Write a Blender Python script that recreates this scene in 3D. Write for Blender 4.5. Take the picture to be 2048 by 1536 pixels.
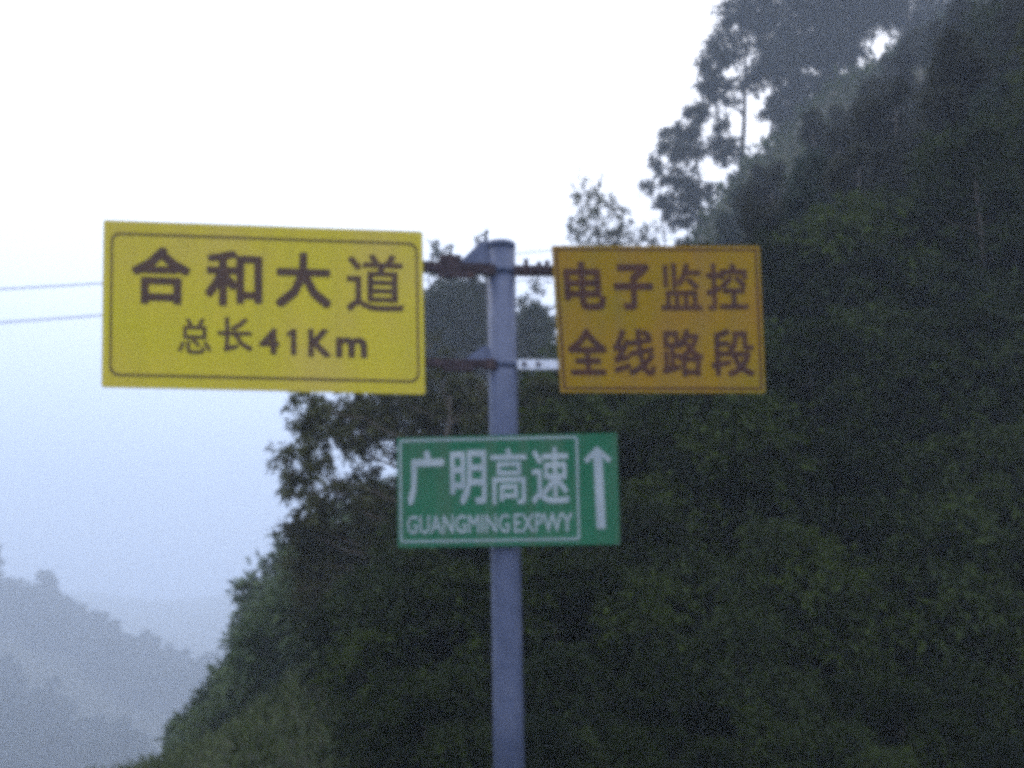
import bpy, math, random
import numpy as np
from mathutils import Vector

for o in list(bpy.data.objects): bpy.data.objects.remove(o)
sc = bpy.context.scene
col = sc.collection
R = math.radians

# ------------------------------------------------------------------ camera, world, sun, exposure
PITCH, EYE, FPX = R(11), 1.6, 1967.0
cam_d = bpy.data.cameras.new('camera')
cam_d.sensor_width = 36.0
cam_d.lens = FPX / 2048 * 36
cam_d.clip_start = 0.05
cam_d.clip_end = 6000
cam_d.dof.use_dof = True
cam_d.dof.focus_distance = 1.5
cam_d.dof.aperture_fstop = 6.0
cam = bpy.data.objects.new('camera', cam_d)
cam.location = (0, 0, EYE)
cam.rotation_euler = (R(90) + PITCH, 0, 0)
col.objects.link(cam)
sc.camera = cam

world = bpy.data.worlds.new("World")
sc.world = world
world.use_nodes = True
wt = world.node_tree
for n in list(wt.nodes): wt.nodes.remove(n)
wo = wt.nodes.new('ShaderNodeOutputWorld')
bg = wt.nodes.new('ShaderNodeBackground')
sky = wt.nodes.new('ShaderNodeTexSky')
sky.sky_type = 'NISHITA'
sky.sun_disc = False
sky.sun_elevation = R(48)
sky.sun_rotation = R(-35)
sky.air_density = 1.0
sky.dust_density = 3.0
tc = wt.nodes.new('ShaderNodeTexCoord')
sep = wt.nodes.new('ShaderNodeSeparateXYZ')
wt.links.new(tc.outputs['Generated'], sep.inputs[0])
cr = wt.nodes.new('ShaderNodeValToRGB')             # overcast layer: brighter overhead than at the horizon
cr.color_ramp.elements[0].position = 0.0
cr.color_ramp.elements[0].color = (0.47, 0.60, 1.0, 1)
cr.color_ramp.elements[1].position = 0.42
cr.color_ramp.elements[1].color = (1.30, 1.30, 1.36, 1)
e_ = cr.color_ramp.elements.new(0.16)
e_.color = (0.76, 0.90, 1.24, 1)
wt.links.new(sep.outputs['Z'], cr.inputs[0])
nz = wt.nodes.new('ShaderNodeTexNoise')
nz.inputs['Scale'].default_value = 1.6
nz.inputs['Detail'].default_value = 3
wt.links.new(tc.outputs['Generated'], nz.inputs['Vector'])
mr = wt.nodes.new('ShaderNodeMapRange')
mr.inputs['To Min'].default_value = 15.0
mr.inputs['To Max'].default_value = 20.0
wt.links.new(nz.outputs['Fac'], mr.inputs['Value'])
sca = wt.nodes.new('ShaderNodeVectorMath'); sca.operation = 'SCALE'
wt.links.new(cr.outputs[0], sca.inputs[0]); wt.links.new(mr.outputs[0], sca.inputs['Scale'])
mx = wt.nodes.new('ShaderNodeMix'); mx.data_type = 'RGBA'
mx.inputs['Factor'].default_value = 0.88
wt.links.new(sky.outputs[0], mx.inputs['A'])
wt.links.new(sca.outputs[0], mx.inputs['B'])
wt.links.new(mx.outputs['Result'], bg.inputs['Color'])
bg.inputs['Strength'].default_value = 0.1
wt.links.new(bg.outputs[0], wo.inputs[0])

sun_d = bpy.data.lights.new('sun', 'SUN')
sun_d.energy = 0.5
sun_d.angle = R(25)
sun_d.color = (1.0, 0.97, 0.93)
sun = bpy.data.objects.new('sun', sun_d)
sd = Vector((math.sin(R(-35)) * math.cos(R(48)), math.cos(R(-35)) * math.cos(R(48)), math.sin(R(48))))
sun.rotation_euler = sd.to_track_quat('Z', 'Y').to_euler()
sun.location = (0, 0, 60)
col.objects.link(sun)

sc.view_settings.view_transform = 'Standard'
sc.view_settings.look = 'None'
sc.view_settings.gamma = 1
sc.view_settings.exposure = 0.0
sc.render.engine = 'CYCLES'
sc.cycles.pixel_filter_type = 'BLACKMAN_HARRIS'
sc.cycles.filter_width = 5.0
sc.cycles.max_bounces = 6
sc.cycles.diffuse_bounces = 3
sc.cycles.volume_bounces = 3
sc.cycles.transmission_bounces = 3
sc.cycles.transparent_max_bounces = 8
sc.cycles.use_denoising = False

# ------------------------------------------------------------------ helpers
def ray(px, py):
    x, y = (px - 1024) / FPX, (768 - py) / FPX
    return Vector((x, math.cos(PITCH) - y * math.sin(PITCH), math.sin(PITCH) + y * math.cos(PITCH)))
def at(px, py, Y):
    d = ray(px, py)
    return Vector((0, 0, EYE)) + d * (Y / d.y)

def tag(o, label=None, cat=None, group=None, kind=None):
    if label: o['label'] = label
    if cat: o['category'] = cat
    if group: o['group'] = group
    if kind: o['kind'] = kind
    return o
def empty(name, loc):
    e = bpy.data.objects.new(name, None)
    e.location = loc; e.empty_display_size = .2
    col.objects.link(e); return e
def link(name, me, parent=None, m=None):
    o = bpy.data.objects.new(name, me)
    if m: me.materials.append(m)
    col.objects.link(o)
    if parent: o.parent = parent
    return o
def mesh_np(name, V, F):
    """V (n,3), F (m,k) of constant k"""
    me = bpy.data.meshes.new(name)
    V = np.asarray(V, dtype=np.float32); F = np.asarray(F, dtype=np.int32)
    k = F.shape[1]
    me.vertices.add(len(V)); me.vertices.foreach_set('co', V.ravel())
    me.loops.add(F.size); me.loops.foreach_set('vertex_index', F.ravel())
    me.polygons.add(len(F)); me.polygons.foreach_set('loop_start', np.arange(0, F.size, k, dtype=np.int32))
    me.update(calc_edges=True)
    return me

# ------------------------------------------------------------------ materials
def mat(name, rough=.6, metal=0.0, spec=.3):
    m = bpy.data.materials.new(name); m.use_nodes = True
    b = m.node_tree.nodes['Principled BSDF']
    b.inputs['Roughness'].default_value = rough
    b.inputs['Metallic'].default_value = metal
    b.inputs['Specular IOR Level'].default_value = spec
    return m, m.node_tree, b
def ramp(nt, fac, stops):
    r = nt.nodes.new('ShaderNodeValToRGB')
    e = r.color_ramp.elements
    while len(e) < len(stops): e.new(.5)
    for i, (p, c) in enumerate(stops):
        e[i].position = p; e[i].color = (*c, 1)
    nt.links.new(fac, r.inputs[0]); return r
def noise(nt, scale, detail=4, coord='Object', rough=.55):
    t = nt.nodes.new('ShaderNodeTexCoord'); n = nt.nodes.new('ShaderNodeTexNoise')
    n.inputs['Scale'].default_value = scale; n.inputs['Detail'].default_value = detail
    n.inputs['Roughness'].default_value = rough
    nt.links.new(t.outputs[coord], n.inputs['Vector']); return n
def noise_mat(name, scale, stops, rough=.6, metal=0.0, spec=.3, bump=0.0, bscale=None):
    m, nt, b = mat(name, rough, metal, spec)
    n = noise(nt, scale)
    nt.links.new(ramp(nt, n.outputs['Fac'], stops).outputs[0], b.inputs['Base Color'])
    if bump:
        n2 = noise(nt, bscale or scale * 4)
        bp = nt.nodes.new('ShaderNodeBump'); bp.inputs['Strength'].default_value = bump
        nt.links.new(n2.outputs['Fac'], bp.inputs['Height']); nt.links.new(bp.outputs[0], b.inputs['Normal'])
    return m
def leaf_mat(name, cols, transl=.25):
    m, nt, b = mat(name, .8, 0, .06)
    g = nt.nodes.new('ShaderNodeNewGeometry')
    n = noise(nt, .55, 2)
    a = nt.nodes.new('ShaderNodeMath'); a.operation = 'MULTIPLY_ADD'
    nt.links.new(g.outputs['Random Per Island'], a.inputs[0]); a.inputs[1].default_value = .5
    nt.links.new(n.outputs['Fac'], a.inputs[2])
    s = nt.nodes.new('ShaderNodeMath'); s.operation = 'SUBTRACT'; s.inputs[1].default_value = .25
    nt.links.new(a.outputs[0], s.inputs[0])
    oi = nt.nodes.new('ShaderNodeObjectInfo')
    s2 = nt.nodes.new('ShaderNodeMath'); s2.operation = 'MULTIPLY_ADD'; s2.inputs[1].default_value = .55
    nt.links.new(oi.outputs['Random'], s2.inputs[0]); nt.links.new(s.outputs[0], s2.inputs[2])
    s3 = nt.nodes.new('ShaderNodeMath'); s3.operation = 'SUBTRACT'; s3.inputs[1].default_value = .275
    nt.links.new(s2.outputs[0], s3.inputs[0])
    r = ramp(nt, s3.outputs[0], [(.2, cols[0]), (.5, cols[1]), (.8, cols[2])])
    nt.links.new(r.outputs[0], b.inputs['Base Color'])
    tr = nt.nodes.new('ShaderNodeBsdfTranslucent')
    nt.links.new(r.outputs[0], tr.inputs['Color'])
    ms = nt.nodes.new('ShaderNodeMixShader'); ms.inputs[0].default_value = transl
    nt.links.new(b.outputs[0], ms.inputs[1]); nt.links.new(tr.outputs[0], ms.inputs[2])
    nt.links.new(ms.outputs[0], nt.nodes['Material Output'].inputs[0])
    return m

M = {}
M['leaf_dark'] = leaf_mat('leaf_dark', [(.009, .016, .006), (.019, .030, .010), (.042, .062, .018)])
M['leaf_bush'] = leaf_mat('leaf_bush', [(.009, .016, .004), (.020, .032, .008), (.050, .074, .014)])
M['leaf_euc'] = leaf_mat('leaf_euc', [(.014, .017, .013), (.026, .030, .022), (.048, .052, .034)])
M['leaf_bright'] = leaf_mat('leaf_bright', [(.030, .038, .012), (.046, .060, .014), (.080, .095, .020)])
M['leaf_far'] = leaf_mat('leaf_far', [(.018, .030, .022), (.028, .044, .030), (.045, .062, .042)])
M['leaf_tree'] = leaf_mat('leaf_tree', [(.026, .028, .013), (.046, .050, .021), (.084, .094, .036)])
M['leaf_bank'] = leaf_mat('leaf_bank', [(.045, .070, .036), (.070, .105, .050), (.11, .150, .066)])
M['leaf_mid'] = leaf_mat('leaf_mid', [(.024, .034, .014), (.040, .054, .022), (.070, .088, .034)])
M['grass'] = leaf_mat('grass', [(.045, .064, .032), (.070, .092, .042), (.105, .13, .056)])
M['bark'] = noise_mat('bark', 6, [(.3, (.045, .038, .030)), (.7, (.10, .085, .07))], .9, bump=.4)
M['bark_pale'] = noise_mat('bark_pale', 3, [(.3, (.12, .105, .09)), (.7, (.26, .24, .21))], .85, bump=.2)
M['soil'] = noise_mat('soil', .25, [(.35, (.014, .018, .008)), (.55, (.024, .027, .012)), (.75, (.038, .032, .018))], .95, bump=.5, bscale=2)
M['asphalt'] = noise_mat('asphalt', 5, [(.3, (.040, .040, .042)), (.7, (.062, .061, .060))], .85, bump=.3, bscale=90)
M['concrete'] = noise_mat('concrete', 3, [(.3, (.20, .195, .18)), (.7, (.32, .31, .29))], .9, bump=.2, bscale=40)
M['white_paint'] = noise_mat('white_paint', 12, [(.3, (.5, .5, .48)), (.6, (.72, .72, .70))], .6)
M['galv'] = noise_mat('galvanised', 7, [(.3, (.055, .074, .135)), (.55, (.080, .100, .172)), (.75, (.110, .130, .20))], .5, .15, .5, bump=.06, bscale=30)
M['galv_skylit'] = noise_mat('galvanised_skylit', 14, [(.3, (.50, .53, .60)), (.7, (.72, .75, .82))], .4, .2, .5)  # sky caught by the galvanised bar, put into its pale base colour
M['steel_dark'] = noise_mat('rusty_steel', 18, [(.3, (.025, .018, .026)), (.55, (.05, .035, .042)), (.8, (.10, .055, .045))], .75, .3, .4, bump=.2)
def sheeting(name, stops, scale, grime):
    m = noise_mat(name, scale, stops, .5, 0, .12)
    nt = m.node_tree; b = nt.nodes['Principled BSDF']
    src = b.inputs['Base Color'].links[0].from_socket
    t = nt.nodes.new('ShaderNodeTexCoord'); mp = nt.nodes.new('ShaderNodeMapping'); mp.inputs['Scale'].default_value = (7, 7, .7)
    n = nt.nodes.new('ShaderNodeTexNoise'); n.inputs['Scale'].default_value = 1.6; n.inputs['Detail'].default_value = 5
    nt.links.new(t.outputs['Object'], mp.inputs[0]); nt.links.new(mp.outputs[0], n.inputs['Vector'])
    rp = ramp(nt, n.outputs['Fac'], [(.42, (0, 0, 0)), (.75, (grime, grime, grime))])
    mx_ = nt.nodes.new('ShaderNodeMix'); mx_.data_type = 'RGBA'
    nt.links.new(rp.outputs[0], mx_.inputs['Factor']); nt.links.new(src, mx_.inputs['A']); mx_.inputs['B'].default_value = (.16, .13, .10, 1)
    nt.links.new(mx_.outputs['Result'], b.inputs['Base Color']); return m
M['yellow'] = sheeting('yellow_sheeting', [(.30, (.56, .49, .028)), (.5, (.58, .48, .042)), (.70, (.57, .45, .080))], 1.7, .12)
M['orange'] = sheeting('orange_sheeting', [(.30, (.26, .180, .004)), (.5, (.295, .176, .006)), (.70, (.30, .160, .014))], 2.2, .22)
M['green'] = sheeting('green_sheeting', [(.3, (.014, .125, .062)), (.7, (.026, .150, .078))], 3, .25)
M['ink'] = noise_mat('brown_ink', 9, [(.3, (.062, .034, .028)), (.7, (.095, .050, .028))], .6)
M['ink_red'] = noise_mat('red_brown_ink', 9, [(.3, (.042, .014, .012)), (.7, (.080, .026, .012))], .6)
M['white_sheet'] = noise_mat('white_sheeting', 5, [(.3, (.28, .34, .37)), (.7, (.37, .43, .45))], .5)
M['alu'] = noise_mat('aluminium_back', 4, [(.3, (.42, .43, .45)), (.7, (.52, .53, .55))], .5, .4, .5)
M['cable'] = noise_mat('cable', 4, [(.3, (.04, .04, .045)), (.7, (.07, .07, .075))], .7)

# ------------------------------------------------------------------ terrain
T2 = lambda px, py: (at(px, py, 100.0).z - EYE) / 100.0
TA = lambda px: (px - 1024) / FPX / math.cos(PITCH)
prof = [(-400, 2200), (0, 1950), (300, 1710), (470, 1520), (600, 1370), (800, 1190), (1000, 985), (1120, 840), (1250, 680), (1350, 540),
        (1440, 420), (1500, 350), (1600, 275), (1700, 185), (1800, 150), (1920, 70), (2048, 0), (2400, -60), (3000, -200)]
pa = np.array([TA(p[0]) for p in prof]); pt = np.array([T2(*p) for p in prof])
far1 = [(-500, 1060), (0, 1180), (150, 1240), (300, 1318), (420, 1362), (520, 1378), (620, 1390), (900, 1410)]
fa = np.array([TA(p[0]) for p in far1]); ft = np.array([T2(*p) for p in far1])
far2 = [(-600, 1160), (-200, 1290), (0, 1370), (130, 1430), (240, 1540), (330, 1670), (420, 1800)]
ga = np.array([TA(p[0]) for p in far2]); gt = np.array([T2(*p) for p in far2])
def sstep(a, b, x):
    t = np.clip((x - a) / (b - a), 0, 1); return t * t * (3 - 2 * t)
RY = 64.0
def ground(x, y):
    x = np.asarray(x, float); y = np.asarray(y, float)
    Y = np.maximum(y, 5.0)
    a = np.clip(x / Y, -3, 3)
    t = np.interp(a, pa, pt)
    g = np.where(t > 0, .46 + .54 * sstep(11, 56, Y), 1.0)
    h = EYE * (t > -1) + Y * t * g
    # ridge near Y = 105, falling away behind it
    ridge = EYE + RY * t
    fall = np.maximum(0, Y - RY)
    h = np.where(Y > RY, ridge - .55 * fall, h)
    h = np.clip(h, -45, 75)
    f1 = EYE + Y * np.interp(a, fa, ft)
    pk1 = f1 * 0 + (EYE + 360 * np.interp(a, fa, ft)) - .22 * np.abs(Y - 360)
    pk2 = (EYE + 260 * np.interp(a, ga, gt)) - .35 * np.abs(Y - 260)
    left = sstep(60, 110, Y) * (a < -.02)
    h = np.where(left > 0, np.maximum(h, np.maximum(pk1, pk2) * left + (-45) * (1 - left)), h)
    th = np.arctan2(x, y)
    rim = (32 + 8 * np.sin(th * 9 + 1) + 5 * np.sin(th * 23) + 2 * np.sin(th * 61)) * sstep(650, 1100, np.hypot(x, y)) - 45
    h = np.maximum(h, np.where(Y > 300, rim, -60))
    nzs = (.9 * np.sin(x * .11 + 1.3) * np.sin(y * .09) + .5 * np.sin(x * .31) * np.cos(y * .27 + .7)) * sstep(12, 60, Y) * .6
    h = h + nzs
    s = sstep(7.0, 15.0, y - .06 * x)
    near = .04 * np.sin(x * .9) * np.sin(y * .7)
    return near * (1 - s) + h * s
def gz(x, y): return float(ground(x, y))

n_ = 260
u = np.linspace(-1, 1, n_)
gx = 1150 * np.sinh(u * 4.6) / math.sinh(4.6)
v = np.linspace(-.55, 1, n_)
gy = 1150 * np.sinh(v * 4.8) / math.sinh(4.8) + 8
XX, YY = np.meshgrid(gx, gy)
ZZ = ground(XX, YY) - .02
V = np.stack([XX, YY, ZZ], -1).reshape(-1, 3)
i, j = np.meshgrid(np.arange(n_ - 1), np.arange(n_ - 1))
b0 = (j * n_ + i).ravel()
F = np.stack([b0, b0 + 1, b0 + n_ + 1, b0 + n_], 1)
gme = mesh_np('ground', V, F)
gme.polygons.foreach_set('use_smooth', np.ones(len(F), bool))
tag(link('ground', gme, None, M['soil']), kind='structure')

def box_mb(V, F, x0, x1, y0, y1, z0, z1):
    k = len(V)
    V += [(x0, y0, z0), (x1, y0, z0), (x1, y1, z0), (x0, y1, z0), (x0, y0, z1), (x1, y0, z1), (x1, y1, z1), (x0, y1, z1)]
    F += [(k, k + 3, k + 2, k + 1), (k + 4, k + 5, k + 6, k + 7), (k, k + 1, k + 5, k + 4), (k + 1, k + 2, k + 6, k + 5),
          (k + 2, k + 3, k + 7, k + 6), (k + 3, k, k + 4, k + 7)]
V, F = [], []; box_mb(V, F, -90, 90, -4.5, 4.2, -.3, .06)
tag(link('road', mesh_np('road', V, F), None, M['asphalt']), kind='structure')
V, F = [], []; box_mb(V, F, -90, 90, 4.2, 4.38, -.3, .18)
tag(link('kerb', mesh_np('kerb', V, F), None, M['concrete']), kind='structure')
V, F = [], []
for k in range(-14, 15): box_mb(V, F, k * 6 - 1.5, k * 6 + 1.5, -.2, -.05, .05, .064)
box_mb(V, F, -89, 89, 3.75, 3.9, .05, .064)
tag(link('road_marking', mesh_np('road_marking', V, F), None, M['white_paint']), kind='structure')

# ------------------------------------------------------------------ tubes and leaves
def tube(paths, radii, sides=7):
    """several tapered tubes in one vertex list; paths: list of lists of Vectors"""
    V, F = [], []
    for P_, rr in zip(paths, radii):
        base = len(V); n = len(P_)
        for k in range(n):
            d = (P_[min(k + 1, n - 1)] - P_[max(k - 1, 0)]).normalized()
            a = d.cross(Vector((0, 1, 0.13))) if abs(d.y) < .9 else d.cross(Vector((1, 0, 0)))
            a.normalize(); b = d.cross(a)
            for s in range(sides):
                t = 2 * math.pi * s / sides
                V.append(tuple(P_[k] + (a * math.cos(t) + b * math.sin(t)) * rr[k]))
        for k in range(n - 1):
            for s in range(sides):
                F.append((base + k * sides + s, base + k * sides + (s + 1) % sides,
                          base + (k + 1) * sides + (s + 1) % sides, base + (k + 1) * sides + s))
    return V, F
def crooked(a, b, n, amp, rng):
    out = []
    for k in range(n):
        t = k / (n - 1)
        p = a.lerp(b, t)
        if 0 < k < n - 1: p = p + Vector((rng.uniform(-1, 1), rng.uniform(-1, 1), rng.uniform(-.4, .4))) * amp
        out.append(p)
    return out

def leaves_mesh(name, P, D, L, W, rs):
    """P points, D unit directions, L lengths, W widths: one folded, curved leaf of 2 quads per point"""
    n = len(P)
    up = rs.normal(size=(n, 3))
    S = np.cross(D, up); S /= np.linalg.norm(S, axis=1, keepdims=True) + 1e-9
    N = np.cross(S, D)
    L = L[:, None]; W = W[:, None]
    a = P
    tip = P + D * L - N * L * .12
    m = P + D * L * .42 + N * L * .05
    l = m + S * W * .5 - N * W * .18
    r = m - S * W * .5 - N * W * .18
    V = np.stack([a, l, tip, r, m], 1).reshape(-1, 3)
    k = np.arange(n)[:, None] * 5
    F = np.concatenate([k + np.array([[0, 4, 1]]), k + np.array([[1, 4, 2]]), k + np.array([[0, 3, 4]]), k + np.array([[4, 3, 2]])], 0)
    return mesh_np(name, V, F)

def foliage(blobs, seed, per_twig=14, L=.12, W=.04, droop=.6, out=.5, sag=.15, reach=(.55, 1.12)):
    """blobs: (centre, (rx,ry,rz), twigs). returns leaf P, D, L, W and twig segments"""
    rs = np.random.RandomState(seed)
    Ps, Ds, Ts = [], [], []
    for c, r, nt in blobs:
        c = np.array(c); r = np.array(r)
        d = rs.normal(size=(nt, 3)); d /= np.linalg.norm(d, axis=1, keepdims=True)
        s0 = c + d * r * rs.uniform(.05, .5, (nt, 1))
        s1 = c + (d * rs.uniform(reach[0], reach[1], (nt, 1)) + rs.normal(size=(nt, 3)) * .10) * r
        s1[:, 2] -= sag * r.mean() * rs.uniform(.3, 1, nt)
        Ts.append(np.stack([s0, s1], 1))
        td = s1 - s0; td /= np.linalg.norm(td, axis=1, keepdims=True) + 1e-9
        t = rs.uniform(.25, 1.05, (nt, per_twig, 1))
        p = s0[:, None] * (1 - t) + s1[:, None] * t
        p = p - np.array([0, 0, 1.]) * (sag * .25 * r.mean() * t ** 2) + rs.normal(size=p.shape) * L * .22
        dd = td[:, None] * out + rs.normal(size=p.shape) * .55 - np.array([0, 0, 1.]) * droop
        dd /= np.linalg.norm(dd, axis=2, keepdims=True) + 1e-9
        Ps.append(p.reshape(-1, 3)); Ds.append(dd.reshape(-1, 3))
    P = np.concatenate(Ps); D = np.concatenate(Ds)
    n = len(P)
    return P, D, L * rs.uniform(.6, 1.3, n), W * rs.uniform(.6, 1.3, n), np.concatenate(Ts), rs

def build_tree(name, base, blobs, seed, leaf, bark, trunk_r, per_twig=14, L=.12, W=.04, droop=.6, out=.5, sag=.15,
               twigs=0.0, trunk_top=None, stems=1, reach=(.55, 1.12), limb_frac=.35):
    """Empty root at the base > trunk, crown. blobs in coordinates relative to the base."""
    rng = random.Random(seed)
    root = empty(name, base)
    P, D, Ls, Ws, T, rs = foliage(blobs, seed, per_twig, L, W, droop, out, sag, reach)
    link('crown', leaves_mesh('crown', P, D, Ls, Ws, rs), root, leaf)
    cs = [Vector(b[0]) for b in blobs]
    top = Vector(trunk_top) if trunk_top else max(cs, key=lambda c: c.z)
    paths, radii = [], []
    for s in range(stems):
        st = Vector((rng.uniform(-.1, .1), rng.uniform(-.1, .1), -.25)) * (1 if s else 0) + Vector((0, 0, -.25))
        tp = top if s == 0 else rng.choice(cs)
        tr = crooked(st, tp, 8, trunk_r * .9, rng)
        paths.append(tr); radii.append([trunk_r * (1.15 - .95 * k / 7) for k in range(8)])
        if s == 0: main = tr
    for c in cs:
        # leave the trunk below the clump
        best = min(range(1, 7), key=lambda k: abs(main[k].z - (c.z - limb_frac * (c - main[k]).length)))
        r0 = trunk_r * (1.0 - .8 * best / 7) * .5
        lb = crooked(main[best], c, 6, (c - main[best]).length * .05, rng)
        paths.append(lb); radii.append([r0 * (1 - .75 * k / 5) for k in range(6)])
    if twigs:
        idx = rs.permutation(len(T))[:int(len(T) * twigs)]
        for k in idx:
            a, b = Vector(T[k][0]), Vector(T[k][1])
            paths.append([a, a.lerp(b, .5) + Vector((0, 0, .02)), b]); radii.append([trunk_r * .10, trunk_r * .06, trunk_r * .03])
    V, F = tube(paths, radii, 6)
    link('trunk', mesh_np('trunk', V, F), root, bark)
    return root
def copy_tree(o):
    c = o.copy(); col.objects.link(c)
    for ch in list(o.children):
        k = ch.copy(); col.objects.link(k); k.parent = c
    return c
#%%SIGN%%
# ------------------------------------------------------------------ the signpost: one assembly, bolted together
post = empty('signpost', (-.024, 6.3, 0))
tag(post, 'grey tubular signpost carrying a yellow, an orange and a green board', 'signpost')
OFF = Vector(post.location)
def part(name, V, F, m, parent, smooth=False, label=None):
    """world coordinates in, mesh relative to the signpost base out"""
    V = [tuple(Vector(p) - OFF) for p in V]
    me = bpy.data.meshes.new(name); me.from_pydata(V, [], F); me.update()
    if smooth:
        for p in me.polygons: p.use_smooth = len(p.vertices) == 4
    o = link(name, me, parent, m)
    if label: o['label'] = label
    return o
PT, PB = Vector((-.0745, 6.3, 3.785)), Vector((-.0045, 6.3, -.3))
def pole_x(z): return PB.x + (PT.x - PB.x) * (z - PB.z) / (PT.z - PB.z)
PR = .094
def ring(z, r, n=40): return [(pole_x(z) + r * math.cos(2 * math.pi * k / n), 6.3 + r * math.sin(2 * math.pi * k / n), z) for k in range(n)]
def lathe(levels, n=40):
    V, F = [], []
    for z, r in levels: V += ring(z, r, n)
    for k in range(len(levels) - 1):
        for s in range(n): F.append((k * n + s, k * n + (s + 1) % n, (k + 1) * n + (s + 1) % n, (k + 1) * n + s))
    F.append(tuple(range(n - 1, -1, -1))); F.append(tuple((len(levels) - 1) * n + s for s in range(n)))
    return V, F
V, F = lathe([(-.3, PR), (.8, PR), (1.6, PR), (2.6, PR), (PT.z - .02, PR)])
pole = part('pole', V, F, M['galv'], post, True)
V, F = lathe([(PT.z - .045, PR + .004), (PT.z - .004, PR + .004), (PT.z + .004, PR - .006)])
part('cap', V, F, M['galv'], pole, True)
V, F = lathe([(-.05, .24), (.03, .24), (.05, .22)]); part('footing', V, F, M['concrete'], post)

class Quad:
    def __init__(s, tl, tr, br, bl):
        s.c = [Vector(p) for p in (tl, tr, br, bl)]
        s.n = (s.c[1] - s.c[0]).cross(s.c[3] - s.c[0]).normalized()      # away from the viewer
        if s.n.y < 0: s.n = -s.n
    def p(s, u, v, w=0.0):
        tl, tr, br, bl = s.c
        return tl * (1 - u) * (1 - v) + tr * u * (1 - v) + br * u * v + bl * (1 - u) * v + s.n * w
def rrect(u0, v0, u1, v1, ru, rv, n=7):
    out = []
    for cx, cy, a0 in ((u1 - ru, v0 + rv, -90), (u1 - ru, v1 - rv, 0), (u0 + ru, v1 - rv, 90), (u0 + ru, v0 + rv, 180)):
        for k in range(n + 1):
            a = R(a0 + 90 * k / n); out.append((cx + ru * math.cos(a), cy + rv * math.sin(a)))
    return out
def prism(q, pts, w0, w1):
    n = len(pts)
    V = [q.p(a, b, w0) for a, b in pts] + [q.p(a, b, w1) for a, b in pts]
    F = [tuple(range(n)), tuple(range(2 * n - 1, n - 1, -1))] + [(k, k + n, (k + 1) % n + n, (k + 1) % n) for k in range(n)]
    return V, F
def loop_band(q, outer, inner, w0, w1):
    n = len(outer); V = [q.p(a, b, w) for w in (w0, w1) for L_ in (outer, inner) for a, b in L_]; F = []
    for k in range(n):
        m = (k + 1) % n
        F += [(k, m, n + m, n + k), (2 * n + k, 3 * n + k, 3 * n + m, 2 * n + m), (k, 2 * n + k, 2 * n + m, m), (n + k, n + m, 3 * n + m, 3 * n + k)]
    return V, F
def glyphs(q, items, w0, w1, bold):
    """each (text, u0, v0, u1, v1) is set into that box of the board, thickened by stamping it round a small ring"""
    V, F = [], []
    for txt, u0, v0, u1, v1, bd in items:
        c = bpy.data.curves.new('lettering', 'FONT'); c.body = txt; c.extrude = .5; c.resolution_u = 2
        o = bpy.data.objects.new('lettering', c); col.objects.link(o)
        dg = bpy.context.evaluated_depsgraph_get(); dg.update()
        me = bpy.data.meshes.new_from_object(o.evaluated_get(dg))
        P = np.array([tuple(x.co) for x in me.vertices])
        bb = bd if bd is not None else bold
        lo, hi = P.min(0) - bb, P.max(0) + bb
        for st in range(8):
            sx, sy = bb * math.cos(st * math.pi / 4), bb * math.sin(st * math.pi / 4)
            sx, sy = max(-bb, min(bb, sx * 1.3)), max(-bb, min(bb, sy * 1.3))
            base = len(V)
            for p in P:
                u_ = u0 + (u1 - u0) * (p[0] + sx - lo[0]) / (hi[0] - lo[0]); v_ = v1 - (v1 - v0) * (p[1] + sy - lo[1]) / (hi[1] - lo[1])
                V.append(q.p(u_, v_, w0 - st * .0001 if p[2] > 0 else w1 - st * .0001))
            F += [tuple(base + k for k in f.vertices) for f in me.polygons]
        bpy.data.objects.remove(o); bpy.data.curves.remove(c); bpy.data.meshes.remove(me)
    return V, F
def board(corners, m, lab, ru=.006, rv=.012):
    q = Quad(*corners)
    V, F = prism(q, rrect(0, 0, 1, 1, ru, rv), 0, .004)
    b = part('sign_board', V, F, m, post, label=lab)
    # folded stiffening edge and back plate in bare aluminium
    V, F = loop_band(q, rrect(.004, .008, .996, .992, ru, rv), rrect(.016, .03, .984, .97, ru, rv), .0042, .026)
    part('back_flange', V, F, M['alu'], b)
    return q, b
def bar(a, b, hw, hz, parent, name, m):
    """rectangular bar from a to b, hw half depth in y, hz half height"""
    a, b = Vector(a), Vector(b)
    V, F = [], []
    for p in (a, b):
        V += [(p.x, p.y - hw, p.z - hz), (p.x, p.y + hw, p.z - hz), (p.x, p.y + hw, p.z + hz), (p.x, p.y - hw, p.z + hz)]
    F = [(3, 2, 1, 0), (4, 5, 6, 7)] + [(k, (k + 1) % 4, (k + 1) % 4 + 4, k + 4) for k in range(4)]
    return part(name, V, F, m, parent)

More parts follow.
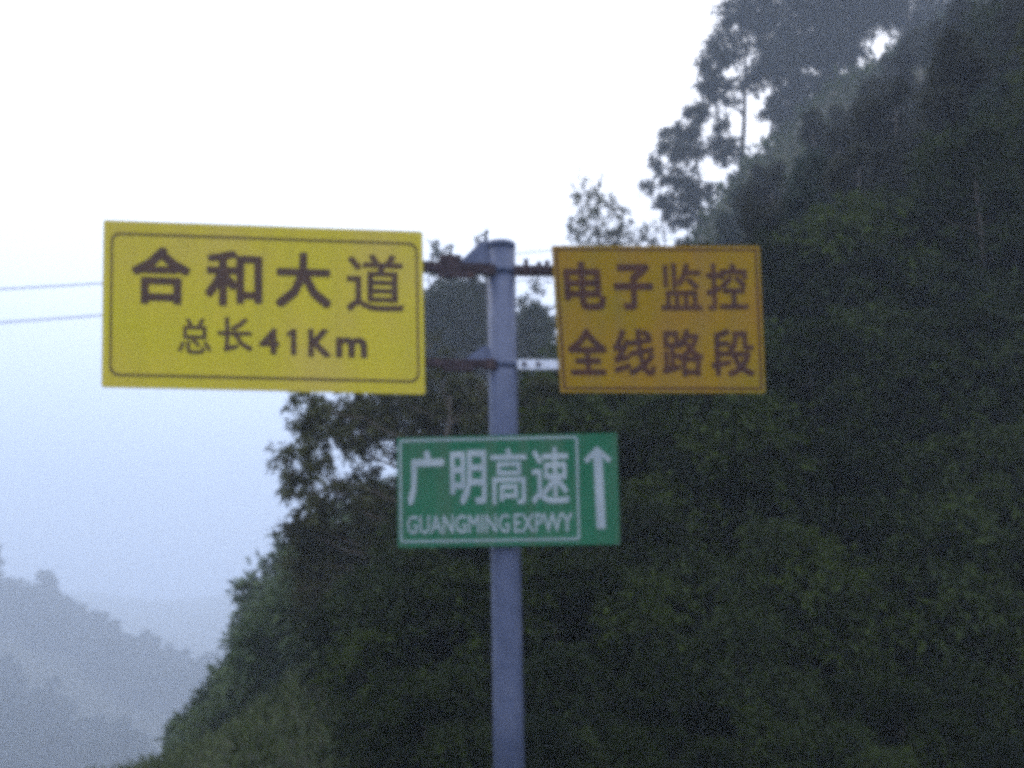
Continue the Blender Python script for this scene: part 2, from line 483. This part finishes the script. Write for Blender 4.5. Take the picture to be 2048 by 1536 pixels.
# yellow board
qL, bL = board([(x * .97, y * .97, (z - 1.6) * .97 + 1.6) for x, y, z in ((-2.675, 6.116, 3.883), (-0.605, 6.334, 3.882), (-0.574, 6.386, 2.771), (-2.622, 6.17, 2.777))], M['yellow'], 'large yellow board lettered in dark brown with the road name and length')
o1 = rrect(.023, .073, .983, .931, .028, .055); o2 = rrect(.0295, .087, .9765, .917, .024, .046)
V, F = loop_band(qL, o1, o2, -.0016, .001); part('border_line', V, F, M['ink'], bL)
V, F = glyphs(qL, [('合', .087, .153, .268, .50, None), ('和', .313, .16, .490, .498, None), ('大', .531, .157, .706, .496, None), ('道', .754, .153, .937, .508, .012)], -.0016, .001, .03)
part('road_name_lettering', V, F, M['ink'], bL)
V, F = glyphs(qL, [('总', .230, .577, .332, .79, .012), ('长', .352, .565, .459, .772, .02), ('4', .480, .625, .542, .782, .03), ('K', .632, .622, .703, .79, .03), ('m', .719, .667, .818, .79, .03)], -.0016, .001, .025)
k_ = len(V); V1, F1 = prism(qL, [(.5955, .782), (.578, .782), (.578, .662), (.565, .672), (.565, .650), (.582, .626), (.5955, .626)], -.0016, .001)
V += V1; F += [tuple(x + k_ for x in f) for f in F1]
part('length_lettering', V, F, M['ink'], bL)
# orange board
qR, bR = board([(.261, 6.216, 3.742), (1.645, 6.24, 3.747), (1.647, 6.283, 2.762), (.314, 6.26, 2.761)], M['orange'], 'smaller orange yellow board with two rows of red brown lettering')
o1 = rrect(.016, .020, .986, .978, .004, .006); o2 = rrect(.026, .034, .976, .964, .004, .006)
V, F = loop_band(qR, o1, o2, -.0016, .001); part('border_line', V, F, M['ink_red'], bR)
V, F = glyphs(qR, [('电', .048, .11, .248, .445, .03), ('子', .287, .125, .478, .445, .035), ('监', .512, .12, .712, .445, .018), ('控', .733, .12, .935, .445, .02)], -.0016, .001, .022)
part('upper_row_lettering', V, F, M['ink_red'], bR)
V, F = glyphs(qR, [('全', .048, .57, .238, .885, .028), ('线', .268, .57, .470, .89, .022), ('路', .503, .57, .705, .892, .02), ('段', .742, .57, .952, .892, .022)], -.0016, .001, .02)
part('lower_row_lettering', V, F, M['ink_red'], bR)
# green board
qG, bG = board([(-.727, 6.160, 2.452), (.654, 6.063, 2.47), (.661, 6.092, 1.785), (-.709, 6.189, 1.767)], M['green'], 'green board with white lettering and an upward arrow')
o1 = rrect(.011, .022, .822, .955, .016, .03); o2 = rrect(.0195, .040, .8135, .937, .011, .02)
V, F = loop_band(qG, o1, o2, -.0016, .001); part('border_line', V, F, M['white_sheet'], bG)
V, F = glyphs(qG, [('广', .048, .125, .215, .625, .03), ('明', .243, .13, .407, .625, .02), ('高', .427, .12, .590, .63, .012), ('速', .612, .12, .780, .632, .014)], -.0016, .001, .02)
part('expressway_lettering', V, F, M['white_sheet'], bG)
V, F = glyphs(qG, [('GUANGMING', .043, .712, .508, .882, None), ('EXPWY', .528, .712, .792, .882, None)], -.0016, .001, .012)
part('latin_lettering', V, F, M['white_sheet'], bG)
for v_ in (.25, .75):
    A_, B_ = qG.p(.08, v_, .034), qG.p(.92, v_, .034)
    rl = bar(A_, B_, .008, .02, bG, 'back_rail', M['alu'])
for z_ in (2.29, 1.95):
    bar((pole_x(z_) - .05, 6.185, z_), (pole_x(z_) + .05, 6.185, z_), .03, .028, bG, 'mounting_block', M['galv'])
    V, F = lathe([(z_ - .02, PR + .005), (z_ + .02, PR + .005)]); part('clamp', V, F, M['galv'], bG, True)
arrow = [(.9075, .118), (.972, .235), (.958, .275), (.9315, .215), (.938, .86), (.899, .86), (.891, .215), (.862, .275), (.848, .235)]
V, F = prism(qG, arrow, -.0016, .001); part('arrow', V, F, M['white_sheet'], bG)

def vat(q, z): return (q.p(.5, 0).z - z) / (q.p(.5, 0).z - q.p(.5, 1).z)
zU, zL_ = at(905, 546, 6.33).z, at(905, 735, 6.38).z
zUR, zLR = at(1075, 543, 6.28).z, at(1075, 729, 6.28).z
def arm(q, ua, z, side, m, hz):
    """channel arm running behind the board and out to the pole"""
    a = q.p(ua, vat(q, z), .046); a.z = z
    e_ = q.p(1 if side < 0 else 0, vat(q, z), .046); e_.z = z
    bx_ = pole_x(z) + side * PR * .6
    b = Vector((bx_, min(6.37, a.y + (e_.y - a.y) * (bx_ - a.x) / (e_.x - a.x)), z))
    ob = bar(a, b, .019, hz, post, 'bracket_arm', m)
    return a, b, ob
for q, ua, z, side, m, hz in ((qL, .06, zU, -1, M['steel_dark'], .034), (qL, .06, zL_, -1, M['steel_dark'], .026),
                             (qR, .94, zUR, 1, M['steel_dark'], .034), (qR, .94, zLR, 1, M['galv_skylit'], .032)):
    a, b, ob = arm(q, ua, z, side, m, hz)
    # bolts through the arm, between board and pole
    for k, t in enumerate((.30, .62)):
        xx = b.x + ((-.60 if side < 0 else .28) - b.x) * t
        yy = b.y + (a.y - b.y) * (xx - b.x) / (a.x - b.x)
        V, F = [], []
        n = 6
        lv = ((yy - .043, .016), (yy - .0195, .016), (yy - .0195, .008), (yy + .0195, .008), (yy + .0195, .014), (yy + .040, .014))
        for y0, r in lv: V += [(xx + r * math.cos(2 * math.pi * s / n), y0, z + r * math.sin(2 * math.pi * s / n)) for s in range(n)]
        for L0 in range(0, 5 * n, n): F += [(L0 + s, L0 + (s + 1) % n, L0 + n + (s + 1) % n, L0 + n + s) for s in range(n)]
        F += [tuple(range(n - 1, -1, -1)), tuple(range(5 * n, 6 * n))]
        part('bolt', V, F, M['steel_dark'], ob)
# clamp bands round the pole at both arm heights
for z in (zU, zL_):
    V, F = lathe([(z - .030, PR + .006), (z + .030, PR + .006)]); bd_ = part('clamp', V, F, M['galv'], post, True)
    xl = pole_x(z) - PR
    V = [(xl - .03, 6.205, z - .045), (xl + .055, 6.20, z - .045), (xl + .055, 6.20, z + .02), (xl - .03, 6.205, z + .02)]
    V = V + [(p[0], 6.235, p[2]) for p in V]
    F = [(3, 2, 1, 0), (4, 5, 6, 7)] + [(k, (k + 1) % 4, (k + 1) % 4 + 4, k + 4) for k in range(4)]
    part('clamp_plate', V, F, M['steel_dark'], bd_)
# triangular gussets welded above the left arms
for z, ww, hh in ((zU + .034, .22, .185), (zL_ + .026, .17, .10)):
    xl = pole_x(z) - PR + .012
    tri = [(xl - ww, z + .004), (xl, z + .004), (xl, z + hh), (xl - .055, z + hh * .93)]
    n = len(tri)
    V = [(x, 6.283, zz) for x, zz in tri] + [(x, 6.297, zz) for x, zz in tri]
    F = [tuple(range(n)), tuple(range(2 * n - 1, n - 1, -1))] + [(k, (k + 1) % n, (k + 1) % n + n, k + n) for k in range(n)]
    part('gusset', V, F, M['galv'], post)
# junction box clipped to the upper left arm
xb = at(903, 530, 6.25).x
eU = qL.p(1, vat(qL, zU), .046); yb = eU.y + .01
V, F = [], []
box_mb(V, F, xb - .075, xb + .065, yb - .028, yb + .04, zU - .03, zU + .080)
part('bracket_box', V, F, M['steel_dark'], post)
V, F = []  , []; box_mb(V, F, xb - .085, xb + .155, yb - .030, yb - .006, zU - .075, zU - .028)
part('bracket_plate', V, F, M['steel_dark'], post)
V, F = [], []; box_mb(V, F, xb - .04, xb + .16, yb - .022, yb + .02, zL_ - .062, zL_ - .020)
part('bracket_plate', V, F, M['steel_dark'], post)
yr = qR.p(0, vat(qR, zUR), .046).y
for px_, hh_, dz in ((1052, .075, .03), (1078, .055, .02), (1094, .065, .035)):
    c_ = at(px_, 543, yr)
    V, F = [], []; box_mb(V, F, c_.x - .016, c_.x + .016, yr - .035, yr - .010, zUR - hh_ + dz, zUR + hh_)
    part('clamp_lug', V, F, M['steel_dark'], post)
#%%END_SIGN%%
# ------------------------------------------------------------------ overhead cables with their poles (poles stand outside the frame and in the wood)
def utility_pole(x, y, top, lab):
    g = gz(x, y)
    t = empty('utility_pole', (x, y, g)); tag(t, lab, 'utility pole', 'poles of the overhead cables')
    V, F = tube([[Vector((0, 0, -.3)), Vector((0, 0, top - g + .35))]], [[.16, .11]], 12)
    F.append(tuple(range(12, 24)))
    me = bpy.data.meshes.new('shaft'); me.from_pydata(V, [], F); me.update(); link('shaft', me, t, M['concrete'])
    V, F = [], []; box_mb(V, F, -.06, .06, -.9, .9, top - g - .06, top - g + .06)
    link('crossarm', mesh_np('crossarm', V, F), t, M['steel_dark'])
    return t
wA0, wA1 = at(-700, 628, 30), at(1330, 478, 46)
wires = [((at(-700, 610, 32)), (at(0, 578, 35)), (at(205, 568, 36)), (at(1100, 500, 46)), (at(1420, 470, 52)), 'upper one of the two thin overhead cables crossing behind the yellow board'),
         ((at(-700, 690, 32)), (at(0, 645, 35)), (at(205, 632, 36)), (at(1100, 555, 46)), (at(1420, 525, 52)), 'lower one of the two thin overhead cables crossing behind the yellow board')]
for w in wires:
    pts = np.array([tuple(p) for p in w[:5]])
    t = (pts[:, 0] - pts[0, 0]) / (pts[-1, 0] - pts[0, 0])
    cf = [np.polyfit(t, pts[:, k], 2) for k in range(3)]
    path = [Vector([float(np.polyval(cf[k], s)) for k in range(3)]) for s in np.linspace(0, 1, 40)]
    V, F = tube([path], [[.026] * 40], 6)
    tag(link('overhead_cable', mesh_np('overhead_cable', V, F), None, M['cable']), w[5], 'cable', 'overhead cables')
utility_pole(wires[0][0].x, wires[0][0].y, wires[0][0].z - .05, 'concrete utility pole left of the view holding the cables')
utility_pole(wires[0][4].x, wires[0][4].y, wires[0][4].z - .05, 'concrete utility pole inside the wood holding the cables')

# ------------------------------------------------------------------ trees placed where they stand
def blobs_at(base, lst, Y, dens=1.0, depth=.8, dy=0.8):
    """lst: (px, py, rx_px, rz_px, twigs) clumps; base world point"""
    rg = random.Random(len(lst) * 7 + int(Y * 10))
    out = []
    for px, py, rx, rz, n in lst:
        yy = Y + rg.uniform(-dy, dy)
        c = at(px, py, yy); s = yy / FPX
        out.append((tuple(c - Vector(base)), (rx * s, max(rx, rz) * s * depth, rz * s), int(n * dens)))
    return out
def stand(px, Y):
    x = at(px, 768, Y).x
    return (x, Y, gz(x, Y))

# 1 the leafy tree right behind the signpost
b = stand(830, 13.5)
lst = [(640, 850, 55, 60, 46), (600, 925, 60, 55, 44), (660, 985, 75, 45, 40), (640, 1050, 70, 40, 36), (605, 1060, 50, 36, 26), (610, 1125, 46, 34, 24), (650, 1180, 60, 44, 34), (700, 1110, 90, 60, 60), (625, 1150, 45, 45, 26), (720, 850, 70, 60, 60),
       (700, 820, 90, 45, 60), (715, 960, 60, 50, 26), (740, 1010, 50, 50, 26), (810, 830, 80, 70, 90), (900, 850, 90, 90, 110), (830, 950, 70, 90, 90), (780, 1060, 80, 80, 80), (900, 1100, 100, 100, 110), (790, 1180, 110, 80, 100),
       (880, 770, 60, 50, 30), (950, 780, 60, 40, 34), (1070, 790, 60, 40, 40), (1000, 860, 90, 90, 110), (860, 700, 40, 50, 8),
       (740, 780, 60, 40, 30), (610, 800, 34, 30, 12), (1010, 1000, 100, 100, 110), (680, 1220, 80, 60, 60)]
t = build_tree('broadleaf_tree', b, blobs_at(b, lst, 13.5, 1.35, .8, .9), 11, M['leaf_tree'], M['bark'], .09, per_twig=17, L=.12, W=.036, droop=.55, out=.75, sag=.25, twigs=.5,
               trunk_top=tuple(at(900, 790, 13.5) - Vector(b)), reach=(.6, 1.2))
tag(t, 'dark ragged leafy tree with drooping sprays directly behind the green board', 'tree')

b = stand(960, 44)
lst = [(900, 600, 60, 50, 90), (960, 610, 50, 60, 80), (1070, 650, 40, 50, 60), (900, 650, 70, 70, 130), (870, 700, 60, 60, 80), (1060, 720, 60, 60, 80), (930, 600, 60, 50, 60), (880, 620, 50, 60, 40), (940, 660, 60, 70, 60), (890, 720, 60, 60, 60), (960, 740, 70, 60, 70), (1060, 690, 60, 60, 60), (1080, 640, 40, 40, 16), (1070, 780, 90, 60, 80), (960, 560, 40, 50, 14), (890, 545, 36, 40, 10), (970, 490, 22, 34, 6), (885, 500, 20, 30, 5), (850, 780, 90, 60, 80), (1000, 640, 40, 60, 24), (960, 850, 110, 80, 90), (1060, 590, 26, 40, 6)]
t = build_tree('broadleaf_tree', b, blobs_at(b, lst, 44, 2.0, .8, 1.5), 14, M['leaf_mid'], M['bark'], .16, per_twig=13, L=.34, W=.12, droop=.3, out=.6, sag=.15, twigs=.3)
tag(t, 'hazier pale green tree seen through the gap between the two upper boards', 'tree')

# 2 the slender-topped tree rising over the orange board
b = stand(1250, 26)
lst = [(1165, 395, 20, 50, 18), (1195, 400, 16, 40, 12), (1185, 445, 36, 40, 26), (1150, 455, 16, 34, 12), (1250, 440, 18, 30, 10), (1225, 420, 26, 36, 16), (1240, 475, 50, 24, 30), (1305, 470, 34, 28, 18), (1170, 500, 45, 40, 26), (1190, 560, 70, 60, 70), (1280, 580, 90, 70, 80),
       (1400, 620, 100, 90, 90), (1320, 700, 110, 90, 90), (1150, 700, 90, 80, 80), (1160, 820, 100, 90, 100), (1290, 840, 110, 90, 110), (1420, 830, 110, 90, 110), (1130, 960, 100, 90, 100), (1270, 1000, 110, 100, 110), (1420, 980, 110, 100, 110)]
t = build_tree('broadleaf_tree', b, blobs_at(b, lst, 26, 1.8, .8, 1.6), 12, M['leaf_mid'], M['bark'], .09, per_twig=14, L=.13, W=.036, droop=-.25, out=.8, sag=.05, twigs=.5,
               trunk_top=tuple(at(1190, 440, 26) - Vector(b)))
tag(t, 'tree with thin upright leafy shoots rising just above the orange board', 'tree')

# 3 tall trees on the ridge against the sky
def ridge(px, Y, lst, seed, lab, tr=.28, top=None, L=.75, W=.26, per=11):
    Y = Y * .61; L *= .61; W *= .61; tr *= .61
    b = stand(px, Y)
    t = build_tree('eucalyptus_tree', b, blobs_at(b, lst, Y, 1.6, .9, 1.3), seed, M['leaf_euc'], M['bark'], tr, per_twig=per, L=L, W=W, droop=.55, out=.4, sag=.25,
                   trunk_top=tuple(at(*top, Y) - Vector(b)) if top else None, limb_frac=.8)
    tag(t, lab, 'tree', 'tall thin trees on the ridge')
ridge(1500, 100, [(1470, 20, 50, 40, 60), (1450, 85, 55, 40, 60), (1425, 125, 40, 40, 44), (1440, 180, 50, 30, 44), (1500, 160, 40, 26, 24), (1540, 60, 60, 60, 70), (1415, 165, 26, 24, 16), (1500, -60, 80, 60, 90), (1560, -40, 70, 60, 80), (1530, 130, 44, 26, 24)], 21,
      'tallest ridge tree at the left end, its crown reaching the top edge', .30, (1500, -60))
ridge(1415, 98, [(1395, 222, 32, 26, 30), (1370, 262, 40, 26, 34), (1345, 290, 36, 22, 26), (1380, 300, 40, 24, 28), (1440, 240, 24, 24, 12), (1450, 290, 40, 34, 44), (1330, 265, 14, 14, 6)], 22,
      'ridge tree with clumped leaning crown standing below the tallest one', .17, (1390, 225))
ridge(1345, 96, [(1312, 325, 14, 24, 9), (1298, 370, 13, 20, 8), (1330, 345, 22, 20, 7), (1365, 350, 36, 26, 26), (1330, 398, 30, 16, 16), (1390, 380, 44, 26, 40), (1360, 425, 40, 26, 30)], 23,
      'small wispy ridge tree at the lower left of the ridge line', .11, (1315, 330))
ridge(1610, 103, [(1600, 70, 70, 55, 80), (1590, 160, 60, 30, 50), (1650, 60, 70, 60, 90), (1620, 0, 80, 60, 90), (1540, 215, 34, 22, 18), (1650, -70, 90, 60, 90)], 24, 'ridge tree second from the left with broad dark crown', .26, (1620, -40))
ridge(1690, 103, [(1690, 50, 70, 45, 90), (1710, 0, 80, 50, 90), (1660, 110, 40, 26, 40), (1700, -70, 90, 60, 90)], 25, 'ridge tree whose bare trunk shows left of the bright gap', .20, (1700, -40))
ridge(1560, 101, [(1560, 110, 60, 50, 90), (1575, 200, 50, 40, 60), (1520, 20, 60, 50, 80), (1640, 180, 50, 50, 80), (1590, 250, 50, 40, 70)], 35, 'low branched ridge tree filling in below the broad dark crown', .2, (1560, 60))
ridge(1680, 101, [(1670, 170, 40, 40, 60), (1640, 100, 60, 50, 80), (1700, 100, 30, 40, 40), (1620, -10, 70, 60, 90)], 36, 'dense ridge tree just left of the bright gap with foliage down its trunk', .2, (1660, 60))
ridge(1735, 104, [(1750, 20, 60, 36, 70), (1740, -30, 70, 50, 90)], 26, 'thin bare trunk ridge tree standing in the bright gap', .16, (1745, -30))
ridge(1765, 104, [(1780, 15, 60, 40, 70), (1790, -50, 80, 50, 90)], 27, 'second thin trunked ridge tree inside the bright gap', .15, (1780, -40))
ridge(1830, 102, [(1800, 90, 24, 30, 16), (1850, 40, 80, 60, 120), (1840, 110, 50, 60, 90), (1880, 60, 60, 70, 100), (1880, -40, 90, 60, 100)], 28, 'ridge tree closing the right side of the bright gap', .24, (1860, -40))
ridge(1950, 100, [(1940, 50, 90, 80, 140), (1900, 130, 70, 60, 90), (2010, 20, 90, 80, 130), (1980, 130, 90, 60, 110)], 29, 'dark ridge tree farthest to the right under the top corner', .24, (1950, 0))

# 4 the greener tree at the right edge
b = stand(2080, 15)
lst = [(2030, 250, 60, 90, 60), (2060, 400, 90, 110, 100), (1990, 470, 70, 80, 66), (2100, 150, 90, 100, 90), (1960, 620, 80, 90, 80), (2060, 640, 110, 110, 120), (1920, 780, 90, 90, 90), (2040, 850, 120, 110, 120), (1900, 930, 90, 80, 90), (2080, 60, 60, 60, 50), (2020, 1050, 120, 90, 110)]
t = build_tree('broadleaf_tree', b, blobs_at(b, lst, 15, 1.0, .8, .9), 31, M['leaf_bright'], M['bark'], .14, per_twig=15, L=.15, W=.05, droop=.7, out=.5, sag=.3, twigs=.3)
tag(t, 'yellow green tree cut off by the right edge', 'tree')

# ------------------------------------------------------------------ prototypes for the wood
def proto_blobs(kind, seed):
    rg = random.Random(seed); out = []
    if kind == 'round':
        for k in range(15):
            a = rg.uniform(0, 6.28); h = rg.uniform(.28, .98)
            rr = .34 * math.sin(min(1, (1.12 - h) * 1.6) * math.pi / 2) * rg.uniform(.3, 1)
            s = rg.uniform(.09, .17)
            out.append(((rr * math.cos(a), rr * math.sin(a), h - .06), (s * 1.15, s * 1.15, s * .7), 40))
        out.append(((0, 0, .55), (.2, .2, .25), 40))
    elif kind == 'tall':
        for k in range(11):
            a = rg.uniform(0, 6.28); h = rg.uniform(.5, 1.0); rr = rg.uniform(.02, .17)
            s = rg.uniform(.06, .11)
            out.append(((rr * math.cos(a), rr * math.sin(a), h), (s * 1.2, s * 1.2, s * .75), 32))
    else:
        for k in range(12):
            a = rg.uniform(0, 6.28); rr = rg.uniform(0, .48); h = rg.uniform(.2, .85) * (1.1 - rr)
            s = rg.uniform(.18, .28)
            out.append(((rr * math.cos(a), rr * math.sin(a), h), (s * 1.2, s * 1.2, s), 40))
    return out
def proto(name, kind, seed, leaf, bark, Ls, Ws, tr, per=12, droop=.45, sz=1.0, twigs=0.0, top=None):
    t = build_tree(name, (0, 0, 0), [((c[0] * sz, c[1] * sz, c[2] * sz), tuple(q * sz for q in r), n) for c, r, n in proto_blobs(kind, seed)], seed, leaf, bark, tr,
                   per_twig=per, L=Ls, W=Ws, droop=droop, out=.5, sag=.2, twigs=twigs, trunk_top=top)
    return t
used = set()
def place(p, base, s, rz, lab, cat, group, zs=(.9, 1.15)):
    t = p if p.name not in used else copy_tree(p)
    used.add(p.name)
    t.location = base; t.scale = (s, s, s * random.uniform(*zs)); t.rotation_euler = (0, 0, rz)
    tag(t, lab, cat, group)
    return t
random.seed(5)
# hillside wood (copies are 7 m trees scaled; placed by azimuth and distance)
hill_p = [proto('broadleaf_tree', 'round', 41, M['leaf_euc'], M['bark'], .36, .15, .12, 15, .45, 8), proto('broadleaf_tree', 'round', 42, M['leaf_dark'], M['bark'], .34, .14, .12, 15, .45, 8),
          proto('eucalyptus_tree', 'tall', 43, M['leaf_euc'], M['bark_pale'], .42, .15, .11, 14, .6, 10), proto('broadleaf_tree', 'round', 44, M['leaf_far'], M['bark'], .38, .16, .12, 15, .4, 8)]
LAB = {'leaf_euc': 'grey green', 'leaf_dark': 'dark'}
NEAR = 'dark bushy tree in the dense wood on the lower part of the right hillside'
HIGH = 'dark bushy tree high on the right hillside just below the ridge trees'
def sil_ok(px, Y, h):
    """height in pixels of a tree there must stay under the ridge silhouette"""
    b = stand(px, Y); top = b[2] + h
    el = (top - EYE) / Y
    lim = np.interp((px - 1024) / FPX / math.cos(PITCH), pa, pt)
    return el < lim + (.03 if px < 1440 or px > 1860 else (-.01 if px < 1650 or 1690 < px < 1815 else .02))
cnt = 0
for Y, n, smin, smax in ((58, 26, .5, .8), (51, 24, .5, .8), (45, 22, .45, .75), (38, 20, .42, .7), (32, 18, .4, .62), (26, 16, .36, .55), (21, 15, .32, .48), (17.5, 14, .26, .38), (14.5, 13, .2, .30)):
    for k in range(n):
        px = 1010 + (2180 - 1010) * (k + random.uniform(.1, .9)) / n
        yy = Y + random.uniform(-4, 4) * Y / 60
        p = hill_p[2] if random.random() < .3 and px > 1450 else random.choice(hill_p)
        s = random.uniform(smin, smax) * 1.3
        if px < 1930:
            hq = 1.25 * s * 8
            if (stand(px, yy)[2] + hq - EYE) / yy > np.interp((px - 1024) / FPX / math.cos(PITCH), pa, pt) - .12 * (58 - Y) / 40: s *= .62
        hh = 1.2 * s * (10 if p.name.startswith('euc') else 8)
        if not sil_ok(px, yy, hh):
            s *= .6; hh *= .6
            if not sil_ok(px, yy, hh): continue
        if p.name.startswith('euc') and Y < 16: p = hill_p[1]
        eu = p.name.startswith('euc')
        place(p, Vector(stand(px, yy)) - Vector((0, 0, .2)), s, random.uniform(0, 6.28),
              'thin trunked grey green tree among the dense wood covering the right hillside' if eu else (HIGH if Y >= 38 else NEAR), 'tree', 'eucalyptus trees in the hillside wood' if eu else ('trees high on the hillside' if Y >= 38 else 'trees in the hillside wood'), (1.05, 1.5))
        cnt += 1

for Y, n in ((52, 8), (40, 8), (30, 8), (22, 8), (16, 8), (12.5, 7)):
    for k in range(n):
        px = 2200 + 900 * (k + random.uniform(.1, .9)) / n
        p = hill_p[k % 2]
        place(p, Vector(stand(px, Y)) - Vector((0, 0, .2)), Y / 58 * random.uniform(.7, 1.0), random.uniform(0, 6.28), HIGH if Y >= 38 else NEAR, 'tree', 'trees high on the hillside' if Y >= 38 else 'trees in the hillside wood', (1.05, 1.5))
# nearer shrubs at the foot of the slope
bush_p = [proto('shrub', 'bush', 51, M['leaf_bush'], M['bark'], .14, .055, .03, 16, .2, 2.0, .2), proto('shrub', 'bush', 52, M['leaf_dark'], M['bark'], .16, .05, .03, 16, .3, 2.2, .2)]
shr = []
for Y, x0, x1, n, s0, s1 in ((7.7, 740, 2150, 16, .26, .36), (8.5, 700, 2150, 14, .34, .5), (9.6, 690, 2150, 15, .5, .75), (11, 680, 2150, 15, .6, .9), (12.7, 670, 2150, 15, .7, 1.1), (15, 660, 2150, 14, .8, 1.2)):
    for k in range(n):
        px = x0 + (x1 - x0) * (k + random.uniform(.1, .9)) / n
        shr.append((px, Y + random.uniform(-.4, .4), random.uniform(s0, s1)))
random.shuffle(shr)
for px, Y, s in shr:
    if px < 820: px += 50; s = min(s, .55)
    place(random.choice(bush_p), Vector(stand(px, Y)) - Vector((0, 0, .15)), s, random.uniform(0, 6.28),
          'dark low shrub in the thicket at the foot of the right hillside', 'shrub', 'shrubs at the foot of the hillside')
# the paler bank sloping down to the left
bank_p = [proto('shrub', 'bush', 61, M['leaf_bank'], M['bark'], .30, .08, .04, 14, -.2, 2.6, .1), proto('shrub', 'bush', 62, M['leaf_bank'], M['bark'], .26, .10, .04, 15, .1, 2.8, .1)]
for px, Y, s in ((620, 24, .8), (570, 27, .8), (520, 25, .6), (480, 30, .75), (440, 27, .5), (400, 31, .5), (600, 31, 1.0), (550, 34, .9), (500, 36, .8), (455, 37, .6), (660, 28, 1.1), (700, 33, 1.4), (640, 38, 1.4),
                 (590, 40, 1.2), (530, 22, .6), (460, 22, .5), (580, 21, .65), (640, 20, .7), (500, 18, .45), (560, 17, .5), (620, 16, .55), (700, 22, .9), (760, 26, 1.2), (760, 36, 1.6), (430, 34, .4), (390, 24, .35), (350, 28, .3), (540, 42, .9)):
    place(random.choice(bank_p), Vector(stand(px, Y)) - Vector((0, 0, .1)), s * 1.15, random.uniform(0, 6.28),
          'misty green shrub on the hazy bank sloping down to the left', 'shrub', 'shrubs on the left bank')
# far misty hills on the left
far_p = [proto('broadleaf_tree', 'round', 71, M['leaf_far'], M['bark'], .9, .42, .2, 9, .3, 10), proto('broadleaf_tree', 'round', 72, M['leaf_far'], M['bark'], .9, .42, .2, 9, .3, 10)]
for Y0, dy, x0, x1, n, rows, lab, grp, s0, s1 in ((360, 12, -160, 760, 40, 4, 'misty tree on the faint distant ridge at left', 'trees on the distant ridge', .85, 1.25),
                                             (260, 11, -160, 340, 22, 4, 'hazy grey tree on the nearer misty slope at lower left', 'trees on the nearer misty slope', .8, 1.15)):
    for r_ in range(rows):
        for k in range(n):
            px = x0 + (x1 - x0) * (k + random.uniform(0, 1)) / n
            Y = Y0 - r_ * dy + random.uniform(-dy, dy) * .5
            place(random.choice(far_p), Vector(stand(px, Y)) - Vector((0, 0, .5)), random.uniform(s0, s1), random.uniform(0, 6.28), lab, 'tree', grp)
# two that stand proud of the distant ridge
for px, s, lab in ((125, 1.7, 'misty tree standing up alone above the distant ridge'), (8, 1.9, 'misty tall tree on the distant ridge at the left edge')):
    t = copy_tree(far_p[0]); t.location = stand(px, 352); t.scale = (s, s, s); t.rotation_euler = (0, 0, px); tag(t, lab, 'tree', 'trees on the distant ridge')

# ------------------------------------------------------------------ undergrowth covering the slopes
rs = np.random.RandomState(9)
def cover(name, n, Y0, Y1, p0, p1, L, W, h, m, seed, lab, cat='undergrowth'):
    rs = np.random.RandomState(seed)
    Y = Y0 * (Y1 / Y0) ** rs.uniform(0, 1, n)
    px = rs.uniform(p0, p1, n)
    x = (px - 1024) / FPX / math.cos(PITCH) * Y
    # clumps
    z = ground(x, Y) + h * Y * rs.uniform(-.1, 1, n) ** 2 * (0.5 + np.sin(x * 9 / Y * 4) * .25 + np.sin(Y * .8) * .25)
    P = np.stack([x, Y, z], 1)
    D = rs.normal(size=(n, 3)) * .6 + np.array([0, -.2, .55]); D /= np.linalg.norm(D, axis=1, keepdims=True)
    sc_ = Y * rs.uniform(.6, 1.4, n)
    me = leaves_mesh(name, P, D, L * sc_, W * sc_, rs)
    tag(link(name, me, None, m), lab, cat, None, 'stuff')
cover('undergrowth', 52000, 9, 66, 760, 3600, .0105, .0042, .022, M['leaf_bush'], 3, 'dark tangled undergrowth covering the right hillside')
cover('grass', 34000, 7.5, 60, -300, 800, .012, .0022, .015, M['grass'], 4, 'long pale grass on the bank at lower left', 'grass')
cover('roadside_weeds', 26000, 4.9, 13, 500, 3600, .012, .003, .010, M['leaf_bush'], 5, 'low weeds along the roadside behind the signpost', 'weeds')

# ------------------------------------------------------------------ haze
V, F = [], []; box_mb(V, F, -1250, 1250, -420, 1250, -62, 118)
hz_ = bpy.data.materials.new('haze'); hz_.use_nodes = True
nt = hz_.node_tree
for n in list(nt.nodes): nt.nodes.remove(n)
ho = nt.nodes.new('ShaderNodeOutputMaterial'); pv = nt.nodes.new('ShaderNodeVolumePrincipled')
pv.inputs['Color'].default_value = (.735, .84, 1.0, 1)
pv.inputs['Density'].default_value = .0027
pv.inputs['Anisotropy'].default_value = 0.0
nt.links.new(pv.outputs[0], ho.inputs['Volume'])
tag(link('haze', mesh_np('haze', V, F), None, hz_), 'pale blue mist filling the whole valley', 'haze', None, 'stuff')
